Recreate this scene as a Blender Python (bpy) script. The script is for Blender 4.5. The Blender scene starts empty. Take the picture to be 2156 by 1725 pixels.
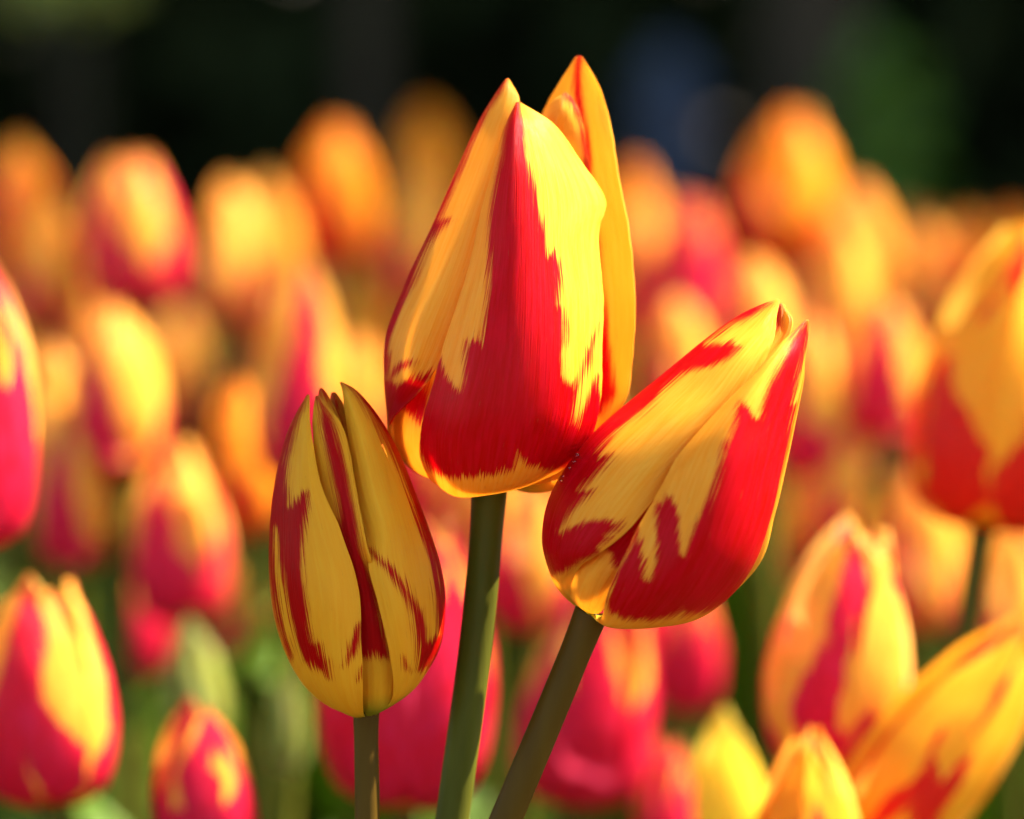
import bpy, math, random
import numpy as np
from mathutils import Vector, Matrix, Quaternion

# ------------------------------------------------------------------ camera, sky, sun
SC = bpy.context.scene
COL = SC.collection
D0 = 0.65                       # metres from lens to the three sharp tulips
MM = 0.0728e-3                  # metres per authoring unit (1/2156 of the frame width) at D0
PITCH = math.radians(7.5)
FWD = Vector((0, math.cos(PITCH), -math.sin(PITCH)))
UP = Vector((0, math.sin(PITCH), math.cos(PITCH)))
RIGHT = Vector((1, 0, 0))
CENTRE = Vector((0, 0, 0.43))
CAM = CENTRE - FWD * D0
cd = bpy.data.cameras.new('camera')
cd.sensor_width = 36.0
cd.lens = 36.0 * D0 / (2156 * MM)
cd.clip_start = 0.01
cd.clip_end = 500
cd.dof.use_dof = True
cd.dof.focus_distance = D0 - 0.014
cd.dof.aperture_fstop = 9.0
cam = bpy.data.objects.new('camera', cd)
COL.objects.link(cam)
cam.matrix_world = Matrix((
    (RIGHT.x, UP.x, -FWD.x, CAM.x), (RIGHT.y, UP.y, -FWD.y, CAM.y),
    (RIGHT.z, UP.z, -FWD.z, CAM.z), (0, 0, 0, 1)))
SC.camera = cam

SUN_DIR = Vector((0.60, 0.25, 0.80)).normalized()      # towards the sun
W = bpy.data.worlds.new('World'); SC.world = W; W.use_nodes = True
wn = W.node_tree.nodes; wl = W.node_tree.links
sky = wn.new('ShaderNodeTexSky'); sky.sky_type = 'NISHITA'; sky.sun_disc = False
sky.sun_elevation = math.asin(SUN_DIR.z)
sky.sun_rotation = math.atan2(SUN_DIR.x, SUN_DIR.y)
wl.new(sky.outputs[0], wn['Background'].inputs[0])
wn['Background'].inputs[1].default_value = 0.085
sd = bpy.data.lights.new('sun', 'SUN'); sd.energy = 5.0; sd.angle = math.radians(0.5)
sd.color = (1.0, 0.95, 0.86)
sun = bpy.data.objects.new('sun', sd); COL.objects.link(sun)
sun.rotation_euler = SUN_DIR.to_track_quat('Z', 'Y').to_euler()
SC.view_settings.view_transform = 'Standard'
SC.view_settings.look = 'None'
SC.view_settings.gamma = 1.0
SC.view_settings.use_curve_mapping = False
SC.view_settings.exposure = 2.65
SC.render.engine = 'CYCLES'
SC.cycles.use_denoising = True
SC.cycles.max_bounces = 7
SC.cycles.diffuse_bounces = 5
SC.cycles.use_adaptive_sampling = True
SC.cycles.adaptive_threshold = 0.025
SC.cycles.caustics_reflective = False
SC.cycles.caustics_refractive = False
SC.cycles.transmission_bounces = 8
SC.cycles.sample_clamp_indirect = 6.0

rng = random.Random(7)


def at(px, py, d=0.0):
    """world point seen at picture place (px, py), d millimetres beyond the sharp plane"""
    k = MM / D0
    return CAM + (FWD + RIGHT * ((px - 1078) * k) + UP * ((862.5 - py) * k)) * (D0 + d * 1e-3)


# ------------------------------------------------------------------ materials
def new_mat(name):
    m = bpy.data.materials.new(name); m.use_nodes = True
    nt = m.node_tree
    for n in list(nt.nodes): nt.nodes.remove(n)
    return m, nt


def N(nt, typ, **kw):
    n = nt.nodes.new(typ)
    for k, v in kw.items():
        if k == 'i':
            for a, b in v.items(): n.inputs[a].default_value = b
        else: setattr(n, k, v)
    return n


def mixc(nt, fac, a, b, typ='MIX'):
    n = N(nt, 'ShaderNodeMix', data_type='RGBA', blend_type=typ)
    for s, v in ((0, fac), (6, a), (7, b)):
        if isinstance(v, bpy.types.NodeSocket): nt.links.new(v, n.inputs[s])
        else: n.inputs[s].default_value = v if s == 0 else (v[0], v[1], v[2], 1)
    return n.outputs[2]


def math_(nt, op, a, b=None, c=None):
    n = N(nt, 'ShaderNodeMath', operation=op)
    for i, v in enumerate((a, b, c)):
        if v is None: continue
        if isinstance(v, bpy.types.NodeSocket): nt.links.new(v, n.inputs[i])
        else: n.inputs[i].default_value = v
    return n.outputs[0]


def petal_material(name, yellow, yellow2, red, red2, base, trans=0.45, soft=0.36, jag=1.0, streak=1.0):
    m, nt = new_mat(name); L = nt.links.new
    at_f = N(nt, 'ShaderNodeAttribute', attribute_name='pigment')
    at_p = N(nt, 'ShaderNodeAttribute', attribute_name='puv')        # u across, v along, base mask
    sep = N(nt, 'ShaderNodeSeparateXYZ'); L(at_p.outputs['Vector'], sep.inputs[0])
    u, v, bm = sep.outputs
    oi = N(nt, 'ShaderNodeObjectInfo')
    # vein coordinates fan out from the midrib towards the edge
    au = math_(nt, 'ABSOLUTE', u)
    vv = math_(nt, 'SUBTRACT', v, math_(nt, 'MULTIPLY', math_(nt, 'POWER', au, 1.6), 0.16))
    cx = N(nt, 'ShaderNodeCombineXYZ')
    L(math_(nt, 'MULTIPLY', u, 26.0), cx.inputs[0]); L(math_(nt, 'MULTIPLY', vv, 9.0), cx.inputs[1])
    L(math_(nt, 'MULTIPLY', oi.outputs['Random'], 50.0), cx.inputs[2])
    st = N(nt, 'ShaderNodeTexNoise', i={'Scale': 1.0, 'Detail': 4.0, 'Roughness': 0.65}); L(cx.outputs[0], st.inputs['Vector'])
    cx2 = N(nt, 'ShaderNodeCombineXYZ')
    L(math_(nt, 'MULTIPLY', u, 62.0), cx2.inputs[0]); L(math_(nt, 'MULTIPLY', vv, 6.0), cx2.inputs[1])
    L(math_(nt, 'MULTIPLY', oi.outputs['Random'], 31.0), cx2.inputs[2])
    fine = N(nt, 'ShaderNodeTexNoise', i={'Scale': 1.0, 'Detail': 3.0, 'Roughness': 0.6}); L(cx2.outputs[0], fine.inputs['Vector'])
    f = math_(nt, 'ADD', at_f.outputs['Fac'], math_(nt, 'MULTIPLY', math_(nt, 'SUBTRACT', st.outputs[0], 0.5), jag * 0.9))
    f = math_(nt, 'ADD', f, math_(nt, 'MULTIPLY', math_(nt, 'SUBTRACT', fine.outputs[0], 0.5), jag * 4.6))
    mr = N(nt, 'ShaderNodeMapRange', interpolation_type='SMOOTHSTEP', i={1: -soft, 2: soft}); L(f, mr.inputs[0])
    ys = N(nt, 'ShaderNodeMapRange', i={1: 0.36, 2: 0.66}); L(st.outputs[0], ys.inputs[0])
    ycol = mixc(nt, ys.outputs[0], yellow, yellow2)
    ycol = mixc(nt, math_(nt, 'MULTIPLY', fine.outputs[0], 0.55 * streak), ycol, yellow2)
    ycol = mixc(nt, bm, ycol, base)
    rs = N(nt, 'ShaderNodeMapRange', i={1: 0.38, 2: 0.64}); L(st.outputs[0], rs.inputs[0])
    rcol = mixc(nt, rs.outputs[0], red, red2)
    deep = N(nt, 'ShaderNodeMapRange', interpolation_type='SMOOTHSTEP', i={1: 0.0, 2: 3.0}); L(at_f.outputs['Fac'], deep.inputs[0])
    col = mixc(nt, mr.outputs[0], ycol, rcol)
    # tiny brown flecks and scars
    fl = N(nt, 'ShaderNodeTexNoise', i={'Scale': 2.4, 'Detail': 1.0}); L(cx.outputs[0], fl.inputs['Vector'])
    fm = N(nt, 'ShaderNodeMapRange', i={1: 0.745, 2: 0.80}); L(fl.outputs[0], fm.inputs[0])
    col = mixc(nt, math_(nt, 'MULTIPLY', fm.outputs[0], 0.55), col, (0.30, 0.06, 0.02))
    bump = N(nt, 'ShaderNodeBump', i={'Strength': 0.6, 'Distance': 0.0003}); L(fine.outputs[0], bump.inputs['Height'])
    pr = N(nt, 'ShaderNodeBsdfPrincipled', i={'Roughness': 0.38, 'Specular IOR Level': 0.09})
    L(col, pr.inputs['Base Color']); L(bump.outputs[0], pr.inputs['Normal'])
    gm = N(nt, 'ShaderNodeGamma', i={1: 0.62}); L(col, gm.inputs[0])          # light that passes is paler than light thrown back
    tr = N(nt, 'ShaderNodeBsdfTranslucent'); L(gm.outputs[0], tr.inputs['Color'])
    mx = N(nt, 'ShaderNodeMixShader', i={0: trans}); L(pr.outputs[0], mx.inputs[1]); L(tr.outputs[0], mx.inputs[2])
    out = N(nt, 'ShaderNodeOutputMaterial'); L(mx.outputs[0], out.inputs[0])
    return m


YEL = (0.90, 0.47, 0.045); YEL2 = (0.88, 0.34, 0.014)
RED = (0.50, 0.001, 0.001); RED2 = (0.58, 0.002, 0.010)
BASE = (0.50, 0.36, 0.02)
M_PETAL = petal_material('striped_petal', YEL, YEL2, RED, RED2, BASE)
M_PETAL_SHADE = petal_material('shaded_striped_petal', (0.90, 0.46, 0.020), (0.88, 0.37, 0.012), (0.44, 0.001, 0.001), RED, (0.36, 0.34, 0.02))  # striped petal recoloured for the shaded tulip, shade tone in the colour; greener base
M_BG = petal_material('bed_petal', (0.92, 0.55, 0.065), (0.90, 0.31, 0.018), (0.60, 0.005, 0.014), (0.72, 0.018, 0.07), (0.60, 0.34, 0.02), jag=1.2, soft=0.5, trans=0.42)
M_ORANGE = petal_material('orange_petal', (0.92, 0.42, 0.015), (0.88, 0.24, 0.008), (0.62, 0.02, 0.008), (0.70, 0.05, 0.015), (0.75, 0.30, 0.01), jag=1.2, soft=0.8)
M_GOLDEN = petal_material('golden_petal', (0.92, 0.52, 0.03), (0.90, 0.36, 0.010), (0.60, 0.01, 0.006), (0.66, 0.03, 0.01), (0.70, 0.40, 0.01), soft=0.5)
M_LEMON = petal_material('lemon_petal', (0.92, 0.68, 0.05), (0.92, 0.58, 0.03), (0.75, 0.2, 0.02), (0.75, 0.2, 0.03), (0.5, 0.5, 0.03), soft=0.5)
M_BUD = petal_material('green_bud_petal', (0.46, 0.40, 0.09), (0.22, 0.26, 0.03), (0.40, 0.12, 0.08), (0.4, 0.12, 0.1), (0.12, 0.20, 0.03))


def plant_material(name, c1, c2, scale, rough=0.45, trans=0.25, stretch=(1, 1, 1), spec=0.3):
    m, nt = new_mat(name); L = nt.links.new
    tc = N(nt, 'ShaderNodeTexCoord')
    mp = N(nt, 'ShaderNodeMapping'); mp.inputs['Scale'].default_value = stretch
    L(tc.outputs['Object'], mp.inputs[0])
    no = N(nt, 'ShaderNodeTexNoise', i={'Scale': scale, 'Detail': 4.0}); L(mp.outputs[0], no.inputs['Vector'])
    oi = N(nt, 'ShaderNodeObjectInfo')
    f = math_(nt, 'ADD', math_(nt, 'MULTIPLY', no.outputs[0], 0.7), math_(nt, 'MULTIPLY', oi.outputs['Random'], 0.3))
    col = mixc(nt, f, c1, c2)
    bump = N(nt, 'ShaderNodeBump', i={'Strength': 0.3, 'Distance': 0.0006}); L(no.outputs[0], bump.inputs['Height'])
    pr = N(nt, 'ShaderNodeBsdfPrincipled', i={'Roughness': rough, 'Specular IOR Level': spec})
    L(col, pr.inputs['Base Color']); L(bump.outputs[0], pr.inputs['Normal'])
    out = N(nt, 'ShaderNodeOutputMaterial')
    if trans:
        tr = N(nt, 'ShaderNodeBsdfTranslucent'); L(col, tr.inputs['Color'])
        mx = N(nt, 'ShaderNodeMixShader', i={0: trans}); L(pr.outputs[0], mx.inputs[1]); L(tr.outputs[0], mx.inputs[2])
        L(mx.outputs[0], out.inputs[0])
    else: L(pr.outputs[0], out.inputs[0])
    return m


M_STEM = plant_material('stem_green', (0.030, 0.028, 0.001), (0.095, 0.092, 0.008), 300, 0.5, 0.0, (1, 1, 0.08), 0.06)
M_STEM_BROWN = plant_material('stem_red_bounce', (0.042, 0.017, 0.001), (0.090, 0.048, 0.004), 300, 0.5, 0.0, (1, 1, 0.08), 0.06)  # brown tint puts reddish reflected light into the stem colour
M_LEAF = plant_material('tulip_leaf', (0.06, 0.115, 0.004), (0.13, 0.20, 0.012), 60, 0.5, 0.35, (1, 1, 0.1), 0.1)
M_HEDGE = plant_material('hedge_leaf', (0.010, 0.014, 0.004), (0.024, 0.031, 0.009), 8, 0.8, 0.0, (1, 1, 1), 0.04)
M_SHRUB = plant_material('shrub_leaf', (0.07, 0.14, 0.012), (0.13, 0.22, 0.02), 8, 0.5, 0.3)
M_GOLD = plant_material('golden_leaf', (0.26, 0.26, 0.03), (0.34, 0.33, 0.05), 8, 0.5, 0.3)
M_BARK = plant_material('bark', (0.026, 0.018, 0.010), (0.050, 0.036, 0.020), 25, 0.9, 0.0, (1, 1, 0.2), 0.1)
M_POST = plant_material('blue_grey_paint', (0.024, 0.031, 0.048), (0.032, 0.040, 0.060), 14, 0.7, 0.0, (1, 1, 0.2), 0.2)
M_SOIL = plant_material('soil', (0.035, 0.024, 0.014), (0.07, 0.05, 0.03), 40, 0.95, 0.0, (1, 1, 1), 0.1)


# ------------------------------------------------------------------ mesh helpers
def link(name, me, mat=None, parent=None):
    o = bpy.data.objects.new(name, me); COL.objects.link(o)
    if mat and me and not me.materials: me.materials.append(mat)
    if parent is not None: o.parent = parent
    return o


def empty(name, loc, label, cat, group=None):
    o = bpy.data.objects.new(name, None); COL.objects.link(o)
    o.empty_display_size = 0.02
    o.location = loc
    o['label'] = label; o['category'] = cat
    if group: o['group'] = group
    return o


def spline(P, t):
    """Catmull-Rom through P (n, ...) at parameters t in 0..1"""
    P = np.asarray(P, float); n = len(P)
    E = np.concatenate([[2 * P[0] - P[1]], P, [2 * P[-1] - P[-2]]])
    s = np.clip(np.asarray(t) * (n - 1), 0, n - 1 - 1e-9); i = s.astype(int); f = (s - i)
    f = f.reshape((-1,) + (1,) * (P.ndim - 1))
    a, b, c, d = E[i], E[i + 1], E[i + 2], E[i + 3]
    return 0.5 * (2 * b + (c - a) * f + (2 * a - 5 * b + 4 * c - d) * f ** 2 + (3 * b - a - 3 * c + d) * f ** 3)


def poly_sd(pts, poly):
    """signed distance (positive inside) of pts (n,2) to a closed polygon"""
    A = np.asarray(poly, float); B = np.roll(A, -1, 0)
    p = pts[:, None, :]; ab = (B - A)[None]; ap = p - A[None]
    t = np.clip((ap * ab).sum(-1) / np.maximum((ab * ab).sum(-1), 1e-9), 0, 1)
    d = np.sqrt((((ap - ab * t[..., None])) ** 2).sum(-1)).min(1)
    yi, yj = A[:, 1], B[:, 1]
    c = ((yi[None] > pts[:, 1:2]) != (yj[None] > pts[:, 1:2]))
    den = np.where(np.abs(yj - yi) < 1e-9, 1e-9, yj - yi)
    xx = (B[:, 0] - A[:, 0])[None] * (pts[:, 1:2] - yi[None]) / den[None] + A[:, 0][None]
    inside = (c & (pts[:, 0:1] < xx)).sum(1) % 2 == 1
    return np.where(inside, d, -d)


def sheet(name, X, flame, puv, thick):
    """closed thin shell from a (nv, nu, 3) grid of points; thick (nv, nu) in metres"""
    nv, nu, _ = X.shape
    du = np.gradient(X, axis=1); dv = np.gradient(X, axis=0)
    n = np.cross(du, dv); ln = np.linalg.norm(n, axis=-1, keepdims=True)
    n = n / np.maximum(ln, 1e-12)
    F = X + n * thick[..., None] * 0.5; Bk = X - n * thick[..., None] * 0.5
    V = np.concatenate([F.reshape(-1, 3), Bk.reshape(-1, 3)])
    idx = np.arange(nv * nu).reshape(nv, nu); o = nv * nu
    q = np.stack([idx[:-1, :-1], idx[:-1, 1:], idx[1:, 1:], idx[1:, :-1]], -1).reshape(-1, 4)
    qb = q[:, ::-1] + o
    ring = np.concatenate([idx[0, :], idx[1:, -1], idx[-1, -2::-1], idx[-2:0:-1, 0]])
    r2 = np.roll(ring, -1)
    rim = np.stack([ring, ring + o, r2 + o, r2], -1)
    Fc = np.concatenate([q, qb, rim])
    if thick.max() <= 0: V, Fc = V[:o], q                  # a petal far out of focus: one two-sided membrane
    me = bpy.data.meshes.new(name)
    me.vertices.add(len(V)); me.vertices.foreach_set('co', V.ravel())
    me.loops.add(Fc.size); me.loops.foreach_set('vertex_index', Fc.ravel().astype(np.int32))
    me.polygons.add(len(Fc)); me.polygons.foreach_set('loop_start', np.arange(0, Fc.size, 4, dtype=np.int32))
    me.polygons.foreach_set('loop_total', np.full(len(Fc), 4, dtype=np.int32))
    me.polygons.foreach_set('use_smooth', np.ones(len(Fc), bool))
    me.update(calc_edges=True)
    a = me.attributes.new('pigment', 'FLOAT', 'POINT'); a.data.foreach_set('value', np.tile(flame.ravel(), 2)[:len(V)].astype(np.float32))
    a = me.attributes.new('puv', 'FLOAT_VECTOR', 'POINT')
    a.data.foreach_set('vector', np.tile(puv.reshape(-1, 3), (2, 1))[:len(V)].astype(np.float32).ravel())
    return me


def mesh_from(name, V, F, smooth=True):
    me = bpy.data.meshes.new(name); me.from_pydata([tuple(v) for v in V], [], [tuple(f) for f in F])
    if smooth: me.polygons.foreach_set('use_smooth', [True] * len(me.polygons))
    me.update(); return me


def tube(name, pts, radii, n=14, steps=6):
    """smooth tapered tube through world points (relative), closed ends"""
    P = spline(np.array([list(p) for p in pts]), np.linspace(0, 1, (len(pts) - 1) * steps + 1))
    R = spline(np.array(radii, float).reshape(-1, 1), np.linspace(0, 1, len(P)))[:, 0] if len(radii) == len(pts) else np.linspace(radii[0], radii[-1], len(P))
    V, F = [], []
    T = np.gradient(P, axis=0)
    ref = Vector((1, 0, 0)) if abs(Vector(T[0]).normalized().x) < 0.9 else Vector((0, 1, 0))
    for i, p in enumerate(P):
        t = Vector(T[i]).normalized(); a = (ref - t * ref.dot(t)).normalized(); b = t.cross(a); ref = a
        for k in range(n):
            w = 2 * math.pi * k / n
            V.append(Vector(p) + (a * math.cos(w) + b * math.sin(w)) * R[i])
    for i in range(len(P) - 1):
        for k in range(n):
            F.append((i * n + k, i * n + (k + 1) % n, (i + 1) * n + (k + 1) % n, (i + 1) * n + k))
    F.append(tuple(range(n))[::-1]); F.append(tuple((len(P) - 1) * n + k for k in range(n)))
    return mesh_from(name, V, F)


def sin_noise(seed, *c):
    r = np.random.RandomState(seed); s = 0
    for k in range(4):
        ph = r.uniform(0, 6.28); w = r.uniform(-1, 1, len(c)) * (1 + k)
        s = s + np.sin(sum(a * b for a, b in zip(c, w)) + ph) / (1 + k)
    return s / 2


# ------------------------------------------------------------------ setting: soil, hedge, trees, post
GX = 60
nG = 40
gv, gf = [], []
xs = [math.copysign(abs(t) ** 2.2, t) * GX for t in np.linspace(-1, 1, nG)]
for yy in xs:
    for xx in xs:
        h = 0.012 * math.sin(xx * 9) * math.cos(yy * 11) if abs(xx) < 3 and abs(yy) < 3 else 0
        gv.append((xx, yy + 0.8, h))
for j in range(nG - 1):
    for i in range(nG - 1):
        gf.append((j * nG + i, j * nG + i + 1, (j + 1) * nG + i + 1, (j + 1) * nG + i))
g = link('ground', mesh_from('ground', gv, gf), M_SOIL)
g['kind'] = 'structure'


def leaf_cloud(name, centre_fn, n, size, seed, mat, parent):
    r = random.Random(seed); V, F = [], []
    for _ in range(n):
        c = centre_fn(r); s = size * r.uniform(0.6, 1.3)
        q = Quaternion((r.gauss(0, 1), r.gauss(0, 1), r.gauss(0, 1), r.gauss(0, 1))); q.normalize()
        b = len(V)
        for a in ((0, -1, 0), (0.42, -0.3, 0.10), (0.36, 0.4, 0.08), (0, 1, -0.1), (-0.36, 0.4, 0.08), (-0.42, -0.3, 0.10)):
            V.append(c + q @ (Vector(a) * s * 0.5))
        F += [(b, b + 1, b + 2, b + 3), (b, b + 3, b + 4, b + 5)]
    o = link(name, mesh_from(name, V, F, False), mat, parent)
    o['kind'] = 'stuff'
    return o


HY = 2.75
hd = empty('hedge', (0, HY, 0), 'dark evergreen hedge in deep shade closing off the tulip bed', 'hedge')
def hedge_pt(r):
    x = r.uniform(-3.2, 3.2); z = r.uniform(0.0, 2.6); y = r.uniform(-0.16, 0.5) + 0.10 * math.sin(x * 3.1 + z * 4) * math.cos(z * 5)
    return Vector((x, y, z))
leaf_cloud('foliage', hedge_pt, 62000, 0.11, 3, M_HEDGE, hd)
for k in range(9):
    x = -2.8 + 0.7 * k + rng.uniform(-0.1, 0.1)
    link('stem', tube('hedge_stem', [(x, 0.2, 0), (x + 0.03, 0.22, 0.6), (x - 0.02, 0.18, 2.3)], [0.02, 0.014, 0.006], 8, 3), M_BARK, hd)


def tree(name, base, label, r0, h, crown_c, crown_r, n, seed, lean=0.0):
    e = empty(name, base, label, 'tree', None); r = random.Random(seed)
    link('trunk', tube('trunk', [(0, 0, -0.02), (lean * .3, 0.01, h * 0.3), (lean * .6, -0.02, h * 0.65), (lean, 0, h), (lean, 0.02, h * 1.25)],
                       [r0 * 1.25, r0, r0 * 0.92, r0 * 0.75, r0 * 0.3], 14, 5), M_BARK, e)
    cr = Vector(crown_c)
    for k in range(6):
        a = k * 1.05 + r.uniform(-.2, .2); tip = cr + Vector((math.cos(a) * crown_r[0] * .7, math.sin(a) * crown_r[1] * .7, r.uniform(-.2, .4) * crown_r[2]))
        s = Vector((lean, 0, h * (0.85 + 0.06 * k)))
        link('limb', tube('limb', [s, s.lerp(tip, .5) + Vector((0, 0, .12)), tip], [r0 * .4, r0 * .25, r0 * .08], 8, 4), M_BARK, e)
    cl = [cr + Vector((r.gauss(0, .5) * crown_r[0], r.gauss(0, .5) * crown_r[1], r.gauss(0, .45) * crown_r[2])) for _ in range(45)]
    def pt(rr):
        c = rr.choice(cl); return c + Vector((rr.gauss(0, .17), rr.gauss(0, .17), rr.gauss(0, .14)))
    leaf_cloud('shade_crown', pt, n, 0.10, seed + 5, M_SHRUB, e)  # out-of-view crown, widened and set forward to shade hedge and far rows
    return e


p = at(1690, 200, (HY - 0.42) * 1000)
tree('tree', (p.x, p.y, 0), 'grey-brown tree trunk standing before the dark hedge', 0.032, 2.1, (0.9, -0.55, 2.5), (1.9, 0.8, 0.5), 11000, 11, 0.03)
p = at(790, 200, (HY - 0.30) * 1000)
tree('tree', (p.x, p.y, 0), 'faint brown tree trunk sunk in the shade of the hedge', 0.014, 2.2, (-0.6, -0.5, 2.6), (1.7, 0.8, 0.5), 9000, 21, -0.03)


def shrub(base, label, rad, h, n, size, mat, seed, low=0.35):
    e = empty('shrub', base, label, 'shrub')
    r = random.Random(seed)
    def pt(rr):
        a = rr.uniform(0, 6.283); q = rad * math.sqrt(rr.random()); z = rr.random()
        return Vector((math.cos(a) * q * (1 - .5 * z), math.sin(a) * q * (1 - .5 * z), h * (low + (1 - low) * z)))
    leaf_cloud('foliage', pt, n, size, seed, mat, e)
    for k in range(4):
        a = k * 1.7; link('stem', tube('shrub_stem', [(0.02 * math.cos(a), 0.02 * math.sin(a), -0.01), (rad * .3 * math.cos(a), rad * .3 * math.sin(a), h * .5), (rad * .4 * math.cos(a), rad * .4 * math.sin(a), h * .9)], [.003, .0025, .002], 7, 3), M_BARK, e)
    return e


p = at(1860, 130, (HY - 0.55) * 1000)
shrub((p.x, p.y, 0), 'small bright green shrub in front of the dark hedge', 0.045, p.z, 160, 0.05, M_SHRUB, 31)
p = at(150, -60, (HY - 0.55) * 1000)
shrub((p.x, p.y, 0), 'yellow-green shrub glowing at the hedge foot', 0.04, p.z + 0.035, 70, 0.045, M_GOLD, 32, 0.90)
# short blue-grey wooden post with a pointed cap
p = at(1410, 90, (HY - 0.5) * 1000)
pe = empty('garden_post', (p.x, p.y, 0), 'short blue-grey wooden garden post before the hedge', 'post')
w = 0.020
def box(x0, x1, y0, y1, z0, z1, t=1.0):
    V = [(x0, y0, z0), (x1, y0, z0), (x1, y1, z0), (x0, y1, z0), (x0 * t, y0 * t, z1), (x1 * t, y0 * t, z1), (x1 * t, y1 * t, z1), (x0 * t, y1 * t, z1)]
    return V, [(3, 2, 1, 0), (4, 5, 6, 7), (0, 1, 5, 4), (1, 2, 6, 5), (2, 3, 7, 6), (3, 0, 4, 7)]
link('shaft', mesh_from('post_shaft', *box(-w, w, -w, w, -0.02, p.z - 0.03), False), M_POST, pe)
c = link('cap', mesh_from('post_cap', *box(-w * 1.25, w * 1.25, -w * 1.25, w * 1.25, 0, 0.03, 0.25), False), M_POST, pe)
c.location = (0, 0, p.z - 0.031)


# ------------------------------------------------------------------ the three sharp tulips, petal by petal
def petal_from_rows(name, rows, root, d0, flames, mat, seed, nu=70, nv=130, base_end=0.07, thick=0.00045, wav=0.22, soft_edge=True, base_tint=1.0):
    G = np.array(rows, float)                        # (rows, cols, 3) as px, py, mm
    G[..., 2] += d0
    v = np.linspace(0, 1, nv); u = np.linspace(0, 1, nu)
    A = spline(G, v)                                  # (nv, cols, 3)
    S = spline(np.transpose(A, (1, 0, 2)), u)         # (nu, nv, 3)
    S = np.transpose(S, (1, 0, 2))
    uu, vv = np.meshgrid(u * 2 - 1, v)
    fade = np.sin(np.pi * np.clip(vv, 0, 1)) ** 0.5
    S[..., 2] += wav * fade * sin_noise(seed, uu * 5, vv * 9)
    S[..., 2] += 0.05 * fade * sin_noise(seed + 9, uu * 17, vv * 6)
    # slight nibbles along the free edges
    S[..., 0] += 1.6 * fade * np.abs(uu) ** 6 * sin_noise(seed + 3, vv * 60, uu * 2)
    px = S[..., 0]; py = S[..., 1]; d = S[..., 2]
    k = MM / D0
    depth = D0 + d * 1e-3
    X = (np.array(CAM)[None, None] + (np.array(FWD)[None, None] + np.array(RIGHT)[None, None] * ((px - 1078) * k)[..., None]
         + np.array(UP)[None, None] * ((862.5 - py) * k)[..., None]) * depth[..., None])
    X = X - np.array(root.location)[None, None]
    fl = np.full(px.size, -9.0)
    pts = np.stack([px.ravel(), py.ravel()], -1)
    for pol in flames: fl = np.maximum(fl, poly_sd(pts, pol) * 0.0728)
    bm = np.clip((base_end - vv) / max(base_end, 1e-6) * 1.6, 0, 1) * base_tint
    th = thick * (1 - 0.55 * np.abs(uu) ** 4) * (1 - 0.4 * vv ** 6)
    me = sheet(name, X, fl.reshape(px.shape), np.stack([uu, vv, bm], -1), th)
    return link('petal', me, mat, root)


def stem_path(pts):
    """carry the stem's seen points on down to the soil, easing towards upright"""
    w = [at(*q) for q in pts]
    t = (w[-1] - w[-2]).normalized(); p = w[-1].copy()
    step = (w[-1] - w[-2]).length; k = 0
    while p.z > -0.005:
        if k > 3: t = (t * 0.85 + Vector((0, 0, -1)) * 0.15).normalized()
        p = p + t * step; w.append(p.copy()); step = min(step * 1.15, 0.03); k += 1
    return w


def hero_stem(root, w, r_mm, mat):
    pl = [q - root.location for q in w][::-1]
    n = len(pl)
    return link('stem', tube('stem', pl, [r_mm * 1e-3 * (1.15 - 0.15 * i / n + (0.10 if i == n - 1 else 0)) for i in range(n)], 24, 10), mat, root)


def tulip_leaf_mesh(seed, length=0.26, width=0.032):
    r = random.Random(seed); nv, nu = 22, 7
    bend = r.uniform(0.5, 1.1); fold = r.uniform(0.25, 0.5); tw = r.uniform(-0.6, 0.6)
    X = np.zeros((nv, nu, 3))
    y, z, ang = 0.0, 0.0, 0.12
    for i in range(nv):
        t = i / (nv - 1)
        ang = 0.10 + bend * t ** 2
        y += math.sin(ang) * length / nv; z += math.cos(ang) * length / nv
        wd = width * (math.sin(math.pi * min(1, 0.16 + 0.84 * t) ** 0.75) ** 0.8) + 0.0008
        for j in range(nu):
            s = j / (nu - 1) * 2 - 1
            x = s * wd; f = abs(s) ** 1.5 * wd * fold * (1.2 - t)
            c, sn = math.cos(tw * t), math.sin(tw * t)
            yy = -f * math.cos(ang); zz = f * math.sin(ang) + 0.002 * math.sin(t * 14 + seed) * s
            X[i, j] = (x * c - yy * sn, y + x * sn + yy * c, z + zz)
    uu, vv = np.meshgrid(np.linspace(-1, 1, nu), np.linspace(0, 1, nv))
    me = sheet('leaf', X, np.zeros((nv, nu)), np.stack([uu, vv, vv * 0], -1), np.full((nv, nu), 0.0008))
    me.materials.append(M_LEAF)
    return me


LEAVES = [tulip_leaf_mesh(100 + k, rng.uniform(0.22, 0.30), rng.uniform(0.020, 0.032)) for k in range(5)]


def add_leaves(root, n, r, scale=1.0):
    a0 = r.uniform(0, 6.28)
    for k in range(n):
        o = link('leaf', r.choice(LEAVES), None, root)
        a = a0 + k * 2.3 + r.uniform(-.4, .4); s = scale * r.uniform(0.8, 1.15)
        o.matrix_parent_inverse = Matrix.Identity(4)
        o.location = (math.cos(a + 1.57) * 0.004, math.sin(a + 1.57) * 0.004, -0.005 + 0.02 * k)
        o.rotation_euler = (0, 0, a); o.scale = (s, s, s)


def crop(ox, oy, k, pts): return [(ox + x * k, oy + y * k) for x, y in pts]
C4 = lambda pts: crop(534.7, 776.2, 0.44, pts)

DR = -12; DL = -5
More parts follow.
